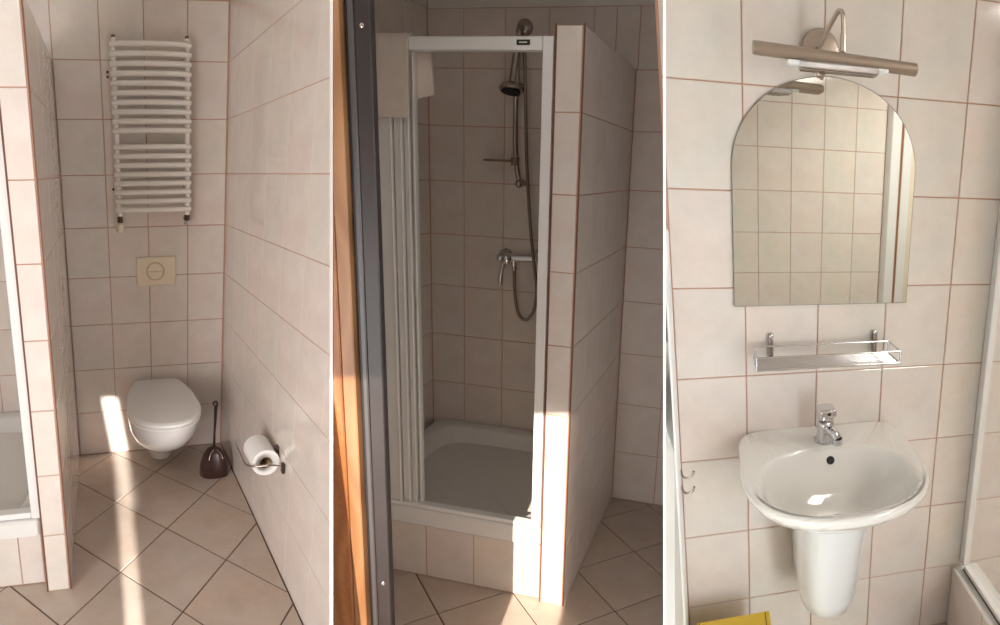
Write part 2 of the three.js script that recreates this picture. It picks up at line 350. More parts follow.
{ // towel radiator
  const t = thing(L, [0.435, 1.3, 0.003], 'towel_radiator', 'white ladder towel radiator on the wall above the flush plate', 'radiator');
  for (const x of [0.272, 0.600]) part(t, 'post', rod([x, 1.315, 0.055], [x, 2.085, 0.055], 0.014), enamel);
  const ys = [...range(2.058, -0.0397, 10), ...range(1.63, -0.0407, 8)];
  for (const y of ys) part(t, 'bar', tube([[0.258, y, 0.06], [0.30, y, 0.078], [0.436, y, 0.09], [0.572, y, 0.078], [0.614, y, 0.06]], 0.0125, 14, 10), enamel);
  for (const [x, y] of [[0.272, 2.0], [0.6, 2.0], [0.272, 1.45], [0.6, 1.45]]) part(t, 'wall_bracket', rod([x, y, 0.0], [x, y, 0.045], 0.012), enamel);
  for (const x of [0.272, 0.6]) part(t, 'end_cap', rod([x, 2.085, 0.055], [x, 2.096, 0.055], 0.011, 0.008), brownTrim, 'dark end plug');
  for (const [x, y] of [[0.243, 1.955], [0.243, 1.935], [0.247, 1.44]]) part(t, 'screw', ball([x, y, 0.012], 0.006, 0.006, 0.004, 10), bronze);
  let v = part(t, 'valve', [rod([0.272, 1.315, 0.055], [0.272, 1.285, 0.055], 0.013), rod([0.272, 1.29, 0.0], [0.272, 1.29, 0.055], 0.009)], bronze, 'dark metal valve');
  part(t, 'valve_head', turned([[0, 0], [0.018, 0.001], [0.02, 0.01], [0.018, 0.042], [0.013, 0.047], [0, 0.047]], [0.272, 1.285, 0.057], [0.272, 1.2, 0.057], 20), cream, 'cream knob', v);
  v = part(t, 'valve', [rod([0.6, 1.315, 0.055], [0.6, 1.288, 0.055], 0.014), rod([0.6, 1.294, 0.0], [0.6, 1.294, 0.055], 0.009)], bronze, 'dark metal valve');
  part(t, 'valve_head', rod([0.6, 1.288, 0.055], [0.592, 1.268, 0.055], 0.01, 0.008), chrome, 'small chrome cap', v);
}
{ // flush plate
  const t = thing(L, [0.449, 1.03, 0.0], 'flush_plate', 'cream flush plate with round split button above the toilet', 'flush plate');
  part(t, 'plate', box(0.348, 0.55, 0.955, 1.105, 0.0, 0.012, 0.006), cream);
  const ring = new THREE.TorusGeometry(0.044, 0.0028, 10, 48); ring.translate(0.444, 1.031, 0.0125);
  part(t, 'button_ring', ring, creamDark);
  const half = (up) => { const s = new THREE.Shape(); s.absarc(0, up ? 0.002 : -0.002, 0.039, up ? 0 : Math.PI, up ? Math.PI : 2 * Math.PI); const g = new THREE.ExtrudeGeometry(s, { depth: 0.004, bevelEnabled: true, bevelSize: 0.001, bevelThickness: 0.001, bevelSegments: 1, curveSegments: 20 }); g.translate(0.444, 1.031, 0.0115); return g; };
  part(t, 'button', half(true), cream); part(t, 'button', half(false), cream);
}
{ // wall-hung toilet
  const cx = 0.435, N = 64, t = thing(L, [cx, 0.06, 0.0], 'toilet', 'white wall-hung toilet with the lid down', 'toilet');
  // plan outline: flat at the wall, widest two thirds out, round in front
  const ring = (hw, zf, y, zb = 0.0, bw = 0.62, wide = 0.6) => Array.from({ length: N }, (_, i) => {
    const a = i / N * 2 * Math.PI; let x, z; const zc = zb + (zf - zb) * wide;
    const c = Math.cos(a), s = Math.sin(a);
    if (s >= 0) { x = hw * Math.sign(c) * Math.abs(c) ** 0.92; z = zc + (zf - zc) * Math.abs(s) ** 0.92; }
    else { const k = Math.abs(s) ** 0.45; const q = Math.abs(s); z = zc - (zc - zb) * k; x = hw * (1 - (1 - bw) * k * k) * Math.sign(c) * Math.min(1, Math.abs(c) * 3.2) ** 0.6; if (q > 0.9999) x = 0; }
    return [cx + x, y, z];
  }).reverse();
  part(t, 'bowl', loft([ring(0.055, 0.20, 0.055, 0, 0.95), ring(0.068, 0.225, 0.075, 0, 0.95), ring(0.082, 0.265, 0.13, 0, 0.95), ring(0.11, 0.345, 0.19, 0, 0.9), ring(0.146, 0.445, 0.26, 0, 0.85), ring(0.166, 0.505, 0.33, 0, 0.8), ring(0.172, 0.522, 0.385, 0, 0.75), ring(0.172, 0.524, 0.402, 0, 0.72)], { crease: 0.8 }), ceramic);
  part(t, 'seat', loft([ring(0.174, 0.528, 0.404, 0.04, 0.66), ring(0.177, 0.533, 0.41, 0.036, 0.66), ring(0.177, 0.533, 0.418, 0.036, 0.66), ring(0.174, 0.529, 0.421, 0.04, 0.66)], { crease: 0.5 }), whitePlastic);
  part(t, 'lid', loft([ring(0.175, 0.531, 0.423, 0.03, 0.64), ring(0.178, 0.535, 0.429, 0.027, 0.64), ring(0.177, 0.533, 0.439, 0.028, 0.64), ring(0.168, 0.522, 0.446, 0.036, 0.63), ring(0.12, 0.45, 0.45, 0.09, 0.62)], { crease: 0.5 }), whitePlastic);
  for (const s of [-1, 1]) part(t, 'hinge', rod([cx + s * 0.06, 0.425, 0.022], [cx + s * 0.1, 0.425, 0.022], 0.011), whitePlastic);
}
{ // brush holder and brush
  const x = 0.70, z = 0.285;
  const t = thing(L, [x, 0, z], 'brush_holder', 'dark brown plastic toilet brush holder on the floor right of the toilet', 'brush holder');
  const N = 40, ring = (w, d, y, dz = 0) => Array.from({ length: N }, (_, i) => { const a = -i / N * 2 * Math.PI, c = Math.cos(a), s = Math.sin(a); return [x + w * Math.sign(c) * Math.abs(c) ** 0.75, y, z + dz + d * Math.sign(s) * Math.abs(s) ** 0.8]; });
  part(t, 'pot', loft([ring(0.07, 0.044, 0.0), ring(0.075, 0.048, 0.006), ring(0.073, 0.046, 0.05), ring(0.064, 0.042, 0.09), ring(0.052, 0.036, 0.125), ring(0.034, 0.026, 0.148), ring(0.018, 0.016, 0.156)], { crease: 0.8 }), brownPlastic);
  for (const s of [-1, 1]) part(t, 'clip', tube([[x + s * 0.006, 0.153, z + 0.016], [x + s * 0.026, 0.138, z + 0.032], [x + s * 0.036, 0.112, z + 0.044]], 0.0035, 10, 6), darkChrome);
  const b = thing(L, [x, 0.157, z], 'toilet_brush', 'dark toilet brush handle with hooked top standing in its holder', 'toilet brush');
  part(b, 'handle', [rod([x, 0.157, z], [x + 0.001, 0.24, z], 0.0075, 0.0055), rod([x + 0.001, 0.24, z], [x + 0.006, 0.39, z], 0.0055, 0.010)], brownPlastic);
  part(b, 'hook', tube([[x + 0.006, 0.385, z], [x + 0.013, 0.402, z], [x + 0.005, 0.415, z], [x - 0.006, 0.408, z], [x - 0.007, 0.395, z]], 0.005, 20, 8), brownPlastic);
  part(b, 'collar', turned([[0.0, 0], [0.012, 0.001], [0.013, 0.006], [0.008, 0.011], [0, 0.012]], [x, 0.156, z], [x, 1, z], 18), brownPlastic);
}
{ // paper holder and roll on the right wall
  const cx = 0.752, cy = 0.458, za = 0.785, zb = 0.90;
  const t = thing(L, [WL, cy, 0.9], 'paper_holder', 'bronze wire toilet paper holder on the right tiled wall', 'paper holder');
  part(t, 'wall_plate', box(WL - 0.012, WL, cy - 0.012, cy + 0.052, 0.86, 0.885, 0.004), bronze);
  part(t, 'wall_plate', box(WL - 0.012, WL, cy - 0.02, cy + 0.02, 0.93, 0.952, 0.004), bronze);
  part(t, 'wire', tube([[WL - 0.01, cy + 0.01, 0.94], [WL - 0.03, cy + 0.004, 0.925], [cx, cy, 0.915], [cx - 0.05, cy - 0.002, 0.912], [cx - 0.075, cy - 0.002, 0.895], [cx - 0.078, cy, 0.85], [cx - 0.078, cy + 0.006, 0.755]], 0.0032, 60, 8, false, 0.3), darkChrome);
  part(t, 'spindle', rod([cx, cy, za + 0.01], [cx, cy, 0.914], 0.006), darkChrome);
  const r = thing(L, [cx, cy, (za + zb) / 2], 'toilet_roll', 'white toilet paper roll on the wire holder', 'toilet roll');
  const l = zb - za;
  part(r, 'paper', turned([[0.025, 0], [0.053, 0], [0.0545, 0.002], [0.0545, l - 0.002], [0.053, l], [0.025, l], [0.025, 0]], [cx, cy, za], [cx, cy, zb], 48), paper);
  part(r, 'core', turned([[0.0245, 0.001], [0.0245, l - 0.001], [0.023, l - 0.001], [0.023, 0.001], [0.0245, 0.001]], [cx, cy, za], [cx, cy, zb], 32), creamDark, 'cardboard core');
}

// ---------------------------------------------------------------- middle bay
const inM = (s) => (u, v) => Math.min(1e9, side(M.p(...s(u, v, 0)), DIV1 + HALF));
const inM2 = (s) => (u, v) => -side(M.p(...s(u, v, 0)), DIV2 - HALF);
const rowsM = range(0, 0.25, 10);
{
  const S = surf('backM', (u, v, h) => [u, v, h - 0.003]);
  const o = keep([[[-1.0, -0.03], [0.6, -0.03], [0.6, 2.33], [-1.0, 2.33]]], inM2(S))[0];
  const w = struct(M, [0, 0, 0], 'wall_middle_bay_back', loft([o.map(([u, v]) => S(u, v, -0.05)), o.map(([u, v]) => S(u, v, 0))], { crease: 0.1 }), wallGrout);
  pieces(w, S, grid([-0.965, -0.79, -0.59, -0.39, -0.19, -0.093], rowsM), wallTile);
  pieces(w, S, keep(grid([0.002, 0.212, 0.412, 0.6], rowsM.slice(0, 9)), inM2(S)), wallTile);
  pieces(w, S, keep(grid([-0.19, 0.008, 0.212, 0.412, 0.6], [2.0, 2.25]), inM2(S)).filter(p => p[0][0] > -0.17), wallTile);
  pieces(w, S, grid([-0.093, 0.008], [2.002, 2.25]), wallTile);
  pieces(w, S, keep([[[-0.963, 2.25], [0.6, 2.25], [0.6, 2.33], [-0.963, 2.33]]], inM2(S)), [plaster], { name: 'plaster_band', gap: 0.002 });
}
{
  const S = surf('leftM', (u, v, h) => [-0.968 + h, v, u]), B = surf('leftMb', (u, v) => [-1.0, v, u]);
  const o = keep([[[0, -0.03], [1.4, -0.03], [1.4, 2.33], [0, 2.33]]], inM(B))[0];
  const w = struct(M, [-0.965, 0, 0], 'wall_middle_bay_left', loft([o.map(([u, v]) => [-1.0, v, u]), o.map(([u, v]) => [-0.968, v, u])], { crease: 0.1 }), wallGrout);
  pieces(w, S, keep(grid([0.002, 0.2, 0.4, 0.6, 0.8, 1.0, 1.2, 1.4], rowsM), inM(B)), wallTile);
  pieces(w, S, keep([[[0.002, 2.25], [1.4, 2.25], [1.4, 2.33], [0.002, 2.33]]], inM(B)), [plaster], { name: 'plaster_band', gap: 0.002 });
}
{
  const S = surf('floorM', (u, v, h) => [u, h - 0.004, v]);
  const o = keep([[[-1.0, 0], [0.75, 0], [0.75, 1.75], [-1.0, 1.75]]], inM(S), inM2(S))[0];
  const w = struct(M, [0, 0, 0.8], 'floor_middle_bay', loft([o.map(([u, v]) => [u, -0.045, v]), o.map(([u, v]) => [u, -0.004, v])], { crease: 0.1 }), floorGrout);
  pieces(w, S, keep(diagonal(-0.012, 0.633, 0.289, -1.0, 0.75, 0.002, 1.75), inM(S), inM2(S)), floorTile, { depth: 0.004, gap: 0.005 });
}
partition(M, 'wall_middle_bay_partition', 0.87, 0.093, wallTile, [0.002, 0.1, 0.3, 0.5, 0.693]);
showerTray(M, -0.93, -0.097, 0.875, 'white shower tray below the hand shower in the middle view', [-0.918, -0.76, -0.562, -0.364, -0.166, -0.1]);
{ // folding shower door: frame and stacked leaves
  const t = thing(M, [-0.5, 0.3, 0.84], 'shower_enclosure', 'white shower door frame with leaves folded to the left under a towel', 'shower door');
  part(t, 'post', box(-0.132, -0.097, 0.302, 1.97, 0.825, 0.87, 0.004), frameWhite);
  const rail = part(t, 'top_rail', box(-0.92, -0.133, 1.929, 1.97, 0.83, 0.87, 0.005), frameWhite);
  part(t, 'label_plate', box(-0.216, -0.172, 1.943, 1.959, 0.8701, 0.8718, 0.0007), labelDark, 'small dark label', rail);
  part(t, 'label_print', box(-0.207, -0.181, 1.949, 1.953, 0.8716, 0.8721, 0), labelLight, 'faint light lettering', rail);
  part(t, 'bottom_rail', box(-0.92, -0.133, 0.302, 0.318, 0.835, 0.87, 0.003), frameWhite);
  for (const [x0, x1, z0] of [[-0.745, -0.653, 0.848], [-0.65, -0.619, 0.842], [-0.616, -0.594, 0.835], [-0.591, -0.577, 0.828]]) {
    const p = part(t, 'door_leaf', box(x0, x1, 0.32, 1.927, z0, z0 + 0.018, 0.003), panelWhite);
    part(t, 'leaf_edge', box(x1 - 0.005, x1, 0.318, 1.928, z0 + 0.006, z0 + 0.026, 0.002), frameWhite, undefined, p);
  }
  part(t, 'wall_profile', box(-0.918, -0.89, 0.302, 1.928, 0.83, 0.865, 0.003), frameWhite);
  part(t, 'door_panel', box(-0.888, -0.747, 0.32, 1.927, 0.848, 0.86, 0.003), panelWhite);
}
{ // towel over the rail
  const t = thing(M, [-0.66, 1.72, 0.87], 'towel', 'pale towel hung over the top rail of the shower door', 'towel');
  const N = 26, cloth = (x0, x1, prof, wob) => { // a folded strip with thickness, following prof (z, y pairs)
    const rings = [];
    for (let i = 0; i <= N; i++) {
      const x = x0 + (x1 - x0) * i / N, ring = [];
      const w = (j) => Math.sin(i * 0.5 + j * 0.3) * wob * Math.min(1, j / 5);
      const n = prof.length;
      for (let j = 0; j < n; j++) { const a = prof[Math.max(0, j - 1)], b = prof[Math.min(n - 1, j + 1)], dz = b[0] - a[0], dy = b[1] - a[1], l = Math.hypot(dz, dy); ring.push([x, prof[j][1] + dz / l * 0.004, prof[j][0] - dy / l * 0.004 + w(j)]); }
      for (let j = n - 1; j >= 0; j--) { const a = prof[Math.max(0, j - 1)], b = prof[Math.min(n - 1, j + 1)], dz = b[0] - a[0], dy = b[1] - a[1], l = Math.hypot(dz, dy); ring.push([x, prof[j][1] - dz / l * 0.004, prof[j][0] + dy / l * 0.004 + w(j)]); }
      rings.push(ring);
    }
    return loft(rings, { crease: 1.1 });
  };
  const prof = [[0.822, 1.775], [0.821, 1.82], [0.82, 1.88], [0.82, 1.94], [0.826, 1.97], [0.85, 1.98], [0.87, 1.972], [0.877, 1.945], [0.879, 1.905], [0.88, 1.86], [0.881, 1.81], [0.882, 1.76], [0.882, 1.72]].reverse();
  part(t, 'front_fold', cloth(-0.80, -0.58, prof, 0.0025), terry);
  part(t, 'back_fold', loft(Array.from({ length: 11 }, (_, i) => { const k = i / 10, x = -0.61 + k * 0.085, y0 = 1.78 + 0.02 * k, z = 0.812 + Math.sin(k * 5) * 0.004; const top = 1.945; return [[x + 0.0, y0, z - 0.004], [x + 0.0, y0, z + 0.004], [x - 0.012 * k, top, z + 0.004], [x - 0.012 * k, top, z - 0.004]]; }), { crease: 1 }), terry);
}
{ // riser rail, hand shower, hose, mixer
  const t = thing(M, [-0.5100, 1.5, 0.0], 'shower_riser_rail', 'chrome shower riser rail with soap dish on the tiled shower wall', 'shower rail');
  part(t, 'bar', tube([[-0.5070, 2.15, 0.05], [-0.5130, 2.0, 0.05], [-0.5180, 1.84, 0.05], [-0.5170, 1.66, 0.05], [-0.5070, 1.56, 0.047], [-0.4970, 1.505, 0.04]], 0.0115, 40, 12), darkChrome);
  part(t, 'wall_bracket', [turned([[0, 0], [0.036, 0.0], [0.036, 0.01], [0.026, 0.03], [0, 0.035]], [-0.4980, 2.168, 0], [-0.4980, 2.168, 1], 28), rod([-0.4990, 2.165, 0.02], [-0.5070, 2.14, 0.055], 0.014)], darkChrome);
  part(t, 'wall_bracket', [rod([-0.4970, 1.508, 0.0], [-0.4970, 1.506, 0.05], 0.017), ball([-0.4970, 1.505, 0.05], 0.018)], darkChrome);
  part(t, 'slider', [rod([-0.5180, 1.885, 0.05], [-0.5180, 1.935, 0.05], 0.02), rod([-0.5180, 1.915, 0.05], [-0.4730, 1.915, 0.055], 0.014, 0.018)], darkChrome);
  const d = part(t, 'soap_dish', [box(-0.648, -0.522, 1.598, 1.608, 0.02, 0.11, 0.004), rod([-0.5180, 1.585, 0.05], [-0.5180, 1.62, 0.05], 0.019)], phys({ color: 0x8d7568, roughness: 0.25 }), 'flat brownish soap dish');
  const h = thing(M, [-0.5180, 1.9, 0.085], 'hand_shower', 'hand shower head clipped on the riser rail', 'hand shower');
  part(h, 'head', turned([[0, -0.012], [0.05, -0.012], [0.054, -0.002], [0.044, 0.014], [0.02, 0.026], [0, 0.028]], [-0.5220, 1.905, 0.10], [-0.5180, 2.2, 0.03], 36), darkChrome);
  part(h, 'handle', tube([[-0.5200, 1.915, 0.098], [-0.5160, 1.97, 0.09], [-0.5100, 2.03, 0.082], [-0.5040, 2.09, 0.08]], 0.015, 20, 12), darkChrome);
  part(h, 'nozzle_face', rod([-0.5228, 1.8915, 0.1033], [-0.5229, 1.889, 0.104], 0.042), rubber);
  const s = thing(M, [-0.446, 0.883, 0.08], 'shower_hose', 'flexible metal shower hose hanging in a loop below the mixer', 'hose');
  part(s, 'hose', tube([[-0.504, 2.095, 0.08], [-0.494, 2.115, 0.079], [-0.481, 2.09, 0.078], [-0.471, 2.02, 0.078], [-0.461, 1.82, 0.08], [-0.452, 1.61, 0.08], [-0.432, 1.35, 0.08], [-0.405, 1.16, 0.09], [-0.391, 1.03, 0.082], [-0.402, 0.935, 0.08], [-0.425, 0.895, 0.08], [-0.446, 0.884, 0.08], [-0.467, 0.895, 0.08], [-0.486, 0.93, 0.078], [-0.503, 1.02, 0.07], [-0.509, 1.10, 0.062], [-0.51, 1.135, 0.06]], 0.0075, 160, 10), std({ color: 0x8b817b, metalness: 1, roughness: 0.35 }));
  part(s, 'coupling', rod([-0.51, 1.11, 0.061], [-0.51, 1.145, 0.06], 0.0115), darkChrome);
  const m = thing(M, [-0.4940, 1.1660, 0.0], 'shower_mixer', 'chrome shower mixer tap on the shower wall', 'mixer tap');
  part(m, 'body', [rod([-0.5790, 1.1640, 0.06], [-0.4040, 1.1710, 0.06], 0.018, 0.018, 24), ball([-0.5790, 1.1640, 0.06], 0.02), ball([-0.4040, 1.1710, 0.06], 0.02)], chrome);
  for (const [x, y] of [[-0.574, 1.169], [-0.405, 1.176]]) part(m, 'wall_flange', turned([[0, 0], [0.034, 0], [0.034, 0.006], [0.024, 0.018], [0.016, 0.024], [0.016, 0.06], [0, 0.06]], [x, y, 0], [x, y, 1], 28), chrome);
  part(m, 'cartridge', [rod([-0.5400, 1.1650, 0.055], [-0.5400, 1.1610, 0.1], 0.024, 0.022), ball([-0.5400, 1.1610, 0.1], 0.022, 0.022, 0.01)], chrome);
  part(m, 'lever', tube([[-0.5400, 1.1610, 0.105], [-0.5440, 1.1310, 0.122], [-0.5500, 1.0810, 0.13], [-0.5520, 1.0510, 0.128]], 0.009, 18, 10), chrome);
  part(m, 'outlet', rod([-0.5110, 1.1310, 0.062], [-0.5110, 1.1610, 0.06], 0.013), chrome);
}
{ // the door at the left of the middle bay: wooden jamb and dark leaf edge
  const ZJ = 1.885, t = new THREE.Group(); t.name = 'door_1'; t.userData = { kind: 'structure' };
  t.bay = M; t.at = [-0.18, 0, ZJ]; t.position.copy(M.p(...t.at)); scene.add(t);
  const S = (z0) => surf('jamb' + z0, (u, v, h) => [u, v, z0 + h]);
  const strip = (name, x0, x1, z0, dep, mat) => { const s = S(z0), f = S(z0 + dep); pieces(t, s, keep([[[x0, -0.02], [x1, -0.02], [x1, 2.3], [x0, 2.3]]], inM(f), inM(s)), [mat], { gap: 0, depth: dep, chamfer: 0.002, name }); };
  strip('door_jamb', -0.30, -0.164, ZJ, 0.02, wood);
  strip('door_stop', -0.1638, -0.1375, ZJ - 0.005, 0.022, woodPale);
  strip('door_seal', -0.1373, -0.1235, ZJ - 0.01, 0.012, rubber);
  strip('leaf_edge', -0.1233, -0.1125, ZJ, 0.016, darkEdge);
  strip('door_leaf', -0.1123, -0.0825, ZJ, 0.014, darkLeaf);
  for (const y of [0.77, 1.79]) part(t, 'screw', turned([[0, 0.0015], [0.003, 0.001], [0.004, 0]], [-0.098, y, ZJ + 0.014], [-0.098, y, 9], 12), darkChrome);
}

// ---------------------------------------------------------------- right bay
const inR = (s) => (u, v) => side(R.p(...s(u, v, 0)), DIV2 + HALF);
const rowsR = range(0, 0.25, 10);
{
  const w = struct(R, [0, 0, 0], 'wall_right_bay_back', box(-0.19, 1.6, 0, 2.27, -0.04, -0.003, 0), wallGrout);
  const S = surf('backR', (u, v, h) => [u, v, h - 0.003]);
  pieces(w, S, grid([-0.185, 0, 0.2, 0.4, 0.6, 0.745, 0.945, 1.145, 1.345, 1.6], rowsR), wallTile);
}
{ // short return wall at the left with a cream casing strip
  const S = surf('leftR', (u, v, h) => [-0.187 + h, v, u]);
  const o = keep([[[0, 0], [0.6, 0], [0.6, 2.25], [0, 2.25]]], inR(S), inR((u, v) => S(u, v, -0.02)))[0];
  const w = struct(R, [-0.187, 0, 0], 'wall_right_bay_left', loft([o.map(([u, v]) => S(u, v, -0.02)), o.map(([u, v]) => S(u, v, 0))], { crease: 0.1 }), plaster);
  const c = keep([[[0.05, 0.0], [0.13, 0.0], [0.13, 2.25], [0.05, 2.25]]], inR(S));
  pieces(w, S, c, [whitePlastic], { name: 'casing_strip', gap: 0, depth: 0.006, chamfer: 0.002 });
}
{ // the tiled wall that the mirror shows, with a white door frame at its end
  const X = new THREE.Vector3(1.1376, -0.0409, -0.2668), Y = new THREE.Vector3(-0.1376, 1.0085, 0.0251), n = X.clone().cross(Y).normalize();
  const c = R.o.clone().sub(EYE).dot(n) * -1, d = 1.36 * c, o = R.o.clone().addScaledVector(n, d);
  const F = new Bay(o.toArray(), X.clone().negate().toArray(), Y.toArray(), n.clone().negate().toArray());
  const put = (x, y) => { // bay point of that wall seen in the mirror at wall place (x, y)
    const m = R.p(x, y, 0), v = EYE.clone().addScaledVector(m.sub(EYE), 2.36).addScaledVector(n, 2 * d);
    const q = v.sub(o), A = new THREE.Matrix4().makeBasis(X, Y, n).invert(); q.applyMatrix4(A); q.x = -q.x; return q;
  };
  const a = put(-0.03, 1.2), b = put(0.375, 1.78), e = put(0.46, 1.5);
  const w = struct(F, [a.x, 0, 0], 'wall_right_bay_opposite', box(e.x - 0.5, a.x + 1.0, 0.06, 2.27, -0.05, -0.003, 0), wallGrout);
  const off = put(0.033, 1.3).x, offy = put(0.1, 1.503).y;
  const us = range(off - 0.2 * 9, 0.2, 16).filter(u => u > put(0.369, 1.5).x + 0.03), vs = range(offy - 2.0, 0.25, 16).filter(v => v > 0.06 && v < 2.27);
  us.unshift(put(0.369, 1.5).x); vs.push(2.27); vs.unshift(0.06);
  pieces(w, surf('opp', (u, v, h) => [u, v, h - 0.003]), grid(us, vs), wallTile);
  const door = struct(F, [b.x, 0, 0], 'door_2', box(put(0.428, 1.5).x, put(0.4035, 1.5).x, 0.06, 2.2, -0.003, 0.04, 0.004), frameWhite);
  part(door, 'door_post', box(put(0.396, 1.5).x, put(0.37, 1.5).x, 0.06, 2.2, -0.003, 0.04, 0.004), frameWhite);
  part(door, 'door_gap', box(put(0.4033, 1.5).x, put(0.3962, 1.5).x, 0.06, 2.2, -0.003, 0.036, 0), wood);
  part(door, 'door_leaf', box(put(0.52, 1.5).x, put(0.4285, 1.5).x, 0.06, 2.2, -0.003, 0.03, 0.004), cream);
}
{ // mirror with an arched top
  const t = thing(R, [0.216, 1.2, 0], 'mirror', 'frameless arched mirror above the wire shelf', 'mirror');
  const arch = (g) => { const s = new THREE.Shape(), x0 = -0.03 + g, x1 = 0.461 - g, y0 = 1.2 + g, ys = 1.555; s.moveTo(x0, y0); s.lineTo(x1, y0); s.lineTo(x1, ys); for (let i = 1; i <= 48; i++) { const a = Math.PI * i / 48; s.lineTo(0.2155 + (x1 - x0) / 2 * Math.cos(a), ys + (0.228 - g) * Math.sin(a) ** 0.95); } s.closePath(); return s; };
  const back = new THREE.ExtrudeGeometry(arch(0), { depth: 0.004, bevelEnabled: false }); back.translate(0, 0, 0.0005);
  part(t, 'backing', back, std({ color: 0x9a958c, roughness: 0.4 }));
  const front = new THREE.ExtrudeGeometry(arch(0.002), { depth: 0.001, bevelEnabled: false }); front.translate(0, 0, 0.0046);
  part(t, 'mirror_glass', front, mirrorGlass);
}
{ // picture lamp over the mirror
  const t = thing(R, [0.2, 1.855, 0], 'wall_lamp', 'brushed nickel wall lamp with a long tube above the mirror', 'lamp');
  part(t, 'wall_plate', turned([[0, 0], [0.046, 0], [0.046, 0.014], [0.04, 0.02], [0, 0.022]], [0.187, 1.84, 0.0], [0.187, 1.84, 1], 40), nickel);
  part(t, 'arm', tube([[0.18, 1.84, 0.015], [0.175, 1.83, 0.06], [0.177, 1.836, 0.09], [0.188, 1.862, 0.125], [0.198, 1.879, 0.145], [0.206, 1.874, 0.152], [0.209, 1.845, 0.151], [0.2095, 1.80, 0.15]], 0.0052, 48, 12), nickel);
  part(t, 'sleeve', rod([0.2095, 1.80, 0.15], [0.209, 1.835, 0.151], 0.0068), nickel);
  const x0 = 0.017, x1 = 0.3815, Y = (x) => 1.791 - (x - x0) * 0.033, z = 0.15;
  part(t, 'shade', [rod([x0, Y(x0), z], [x1, Y(x1), z], 0.0138, 0.0138, 32), rod([x0 - 0.003, Y(x0), z], [x0, Y(x0), z], 0.0115, 0.0138, 32), rod([x1, Y(x1), z], [x1 + 0.003, Y(x1), z], 0.0138, 0.0115, 32)], nickel);
  part(t, 'lamp_tube', box(0.088, 0.315, 1.764, 1.774, 0.138, 0.16, 0.003), whitePlastic, 'white unlit tube');
  part(t, 'reflector', box(0.113, 0.291, 1.758, 1.772, 0.134, 0.166, 0.003), chrome, 'ribbed chrome reflector');
  for (let i = 0; i < 3; i++) part(t, 'louvre', box(0.116, 0.288, 1.7555, 1.7578, 0.139 + i * 0.009, 0.143 + i * 0.009, 0.0005), darkChrome);
  part(t, 'pivot', [ball([0.163, 1.754, 0.135], 0.012, 0.008, 0.01), rod([0.163, 1.765, 0.14], [0.17, 1.75, 0.12], 0.005)], nickel);
}
{ // wire shelf
  const t = thing(R, [0.214, 1.06, 0.0], 'wire_shelf', 'chrome wire bathroom shelf between mirror and washbasin', 'shelf');
  const x0 = 0.021, x1 = 0.407, za = 0.022, zb = 0.116;
  const loop = (y, r, za2, zb2) => { const g = []; const c = [[x0, y, za2], [x1, y, za2], [x1, y, zb2], [x0, y, zb2]]; for (let i = 0; i < 4; i++) { g.push(rod(c[i], c[(i + 1) % 4], r, r, 10), ball(c[i], r, r, r, 8)); } return g; };
  part(t, 'tray_frame', loop(1.058, 0.0032, za, zb), chrome);
  part(t, 'guard_rail', loop(1.091, 0.0026, za, zb), chrome);
  for (let i = 1; i < 10; i++) part(t, 'tray_wire', rod([x0, 1.057, za + (zb - za) * i / 10], [x1, 1.057, za + (zb - za) * i / 10], 0.0018, 0.0018, 8), chrome);
  for (const [x, z] of [[x0, za], [x1, za], [x1, zb], [x0, zb]]) part(t, 'corner_post', rod([x, 1.058, z], [x, 1.091, z], 0.0026, 0.0026, 8), chrome);
  for (const x of [0.068, 0.368]) { const b = part(t, 'wall_bracket', [box(x - 0.007, x + 0.007, 1.05, 1.122, 0.0, 0.006, 0.003), rod([x - 0.004, 1.055, 0.014], [x - 0.004, 1.115, 0.014], 0.002), rod([x + 0.004, 1.055, 0.014], [x + 0.004, 1.115, 0.014], 0.002), rod([x, 1.058, 0.0], [x, 1.058, za], 0.003)], darkChrome); part(t, 'screw', ball([x, 1.116, 0.012], 0.0075, 0.0075, 0.006, 14), chrome, undefined, b); }
}
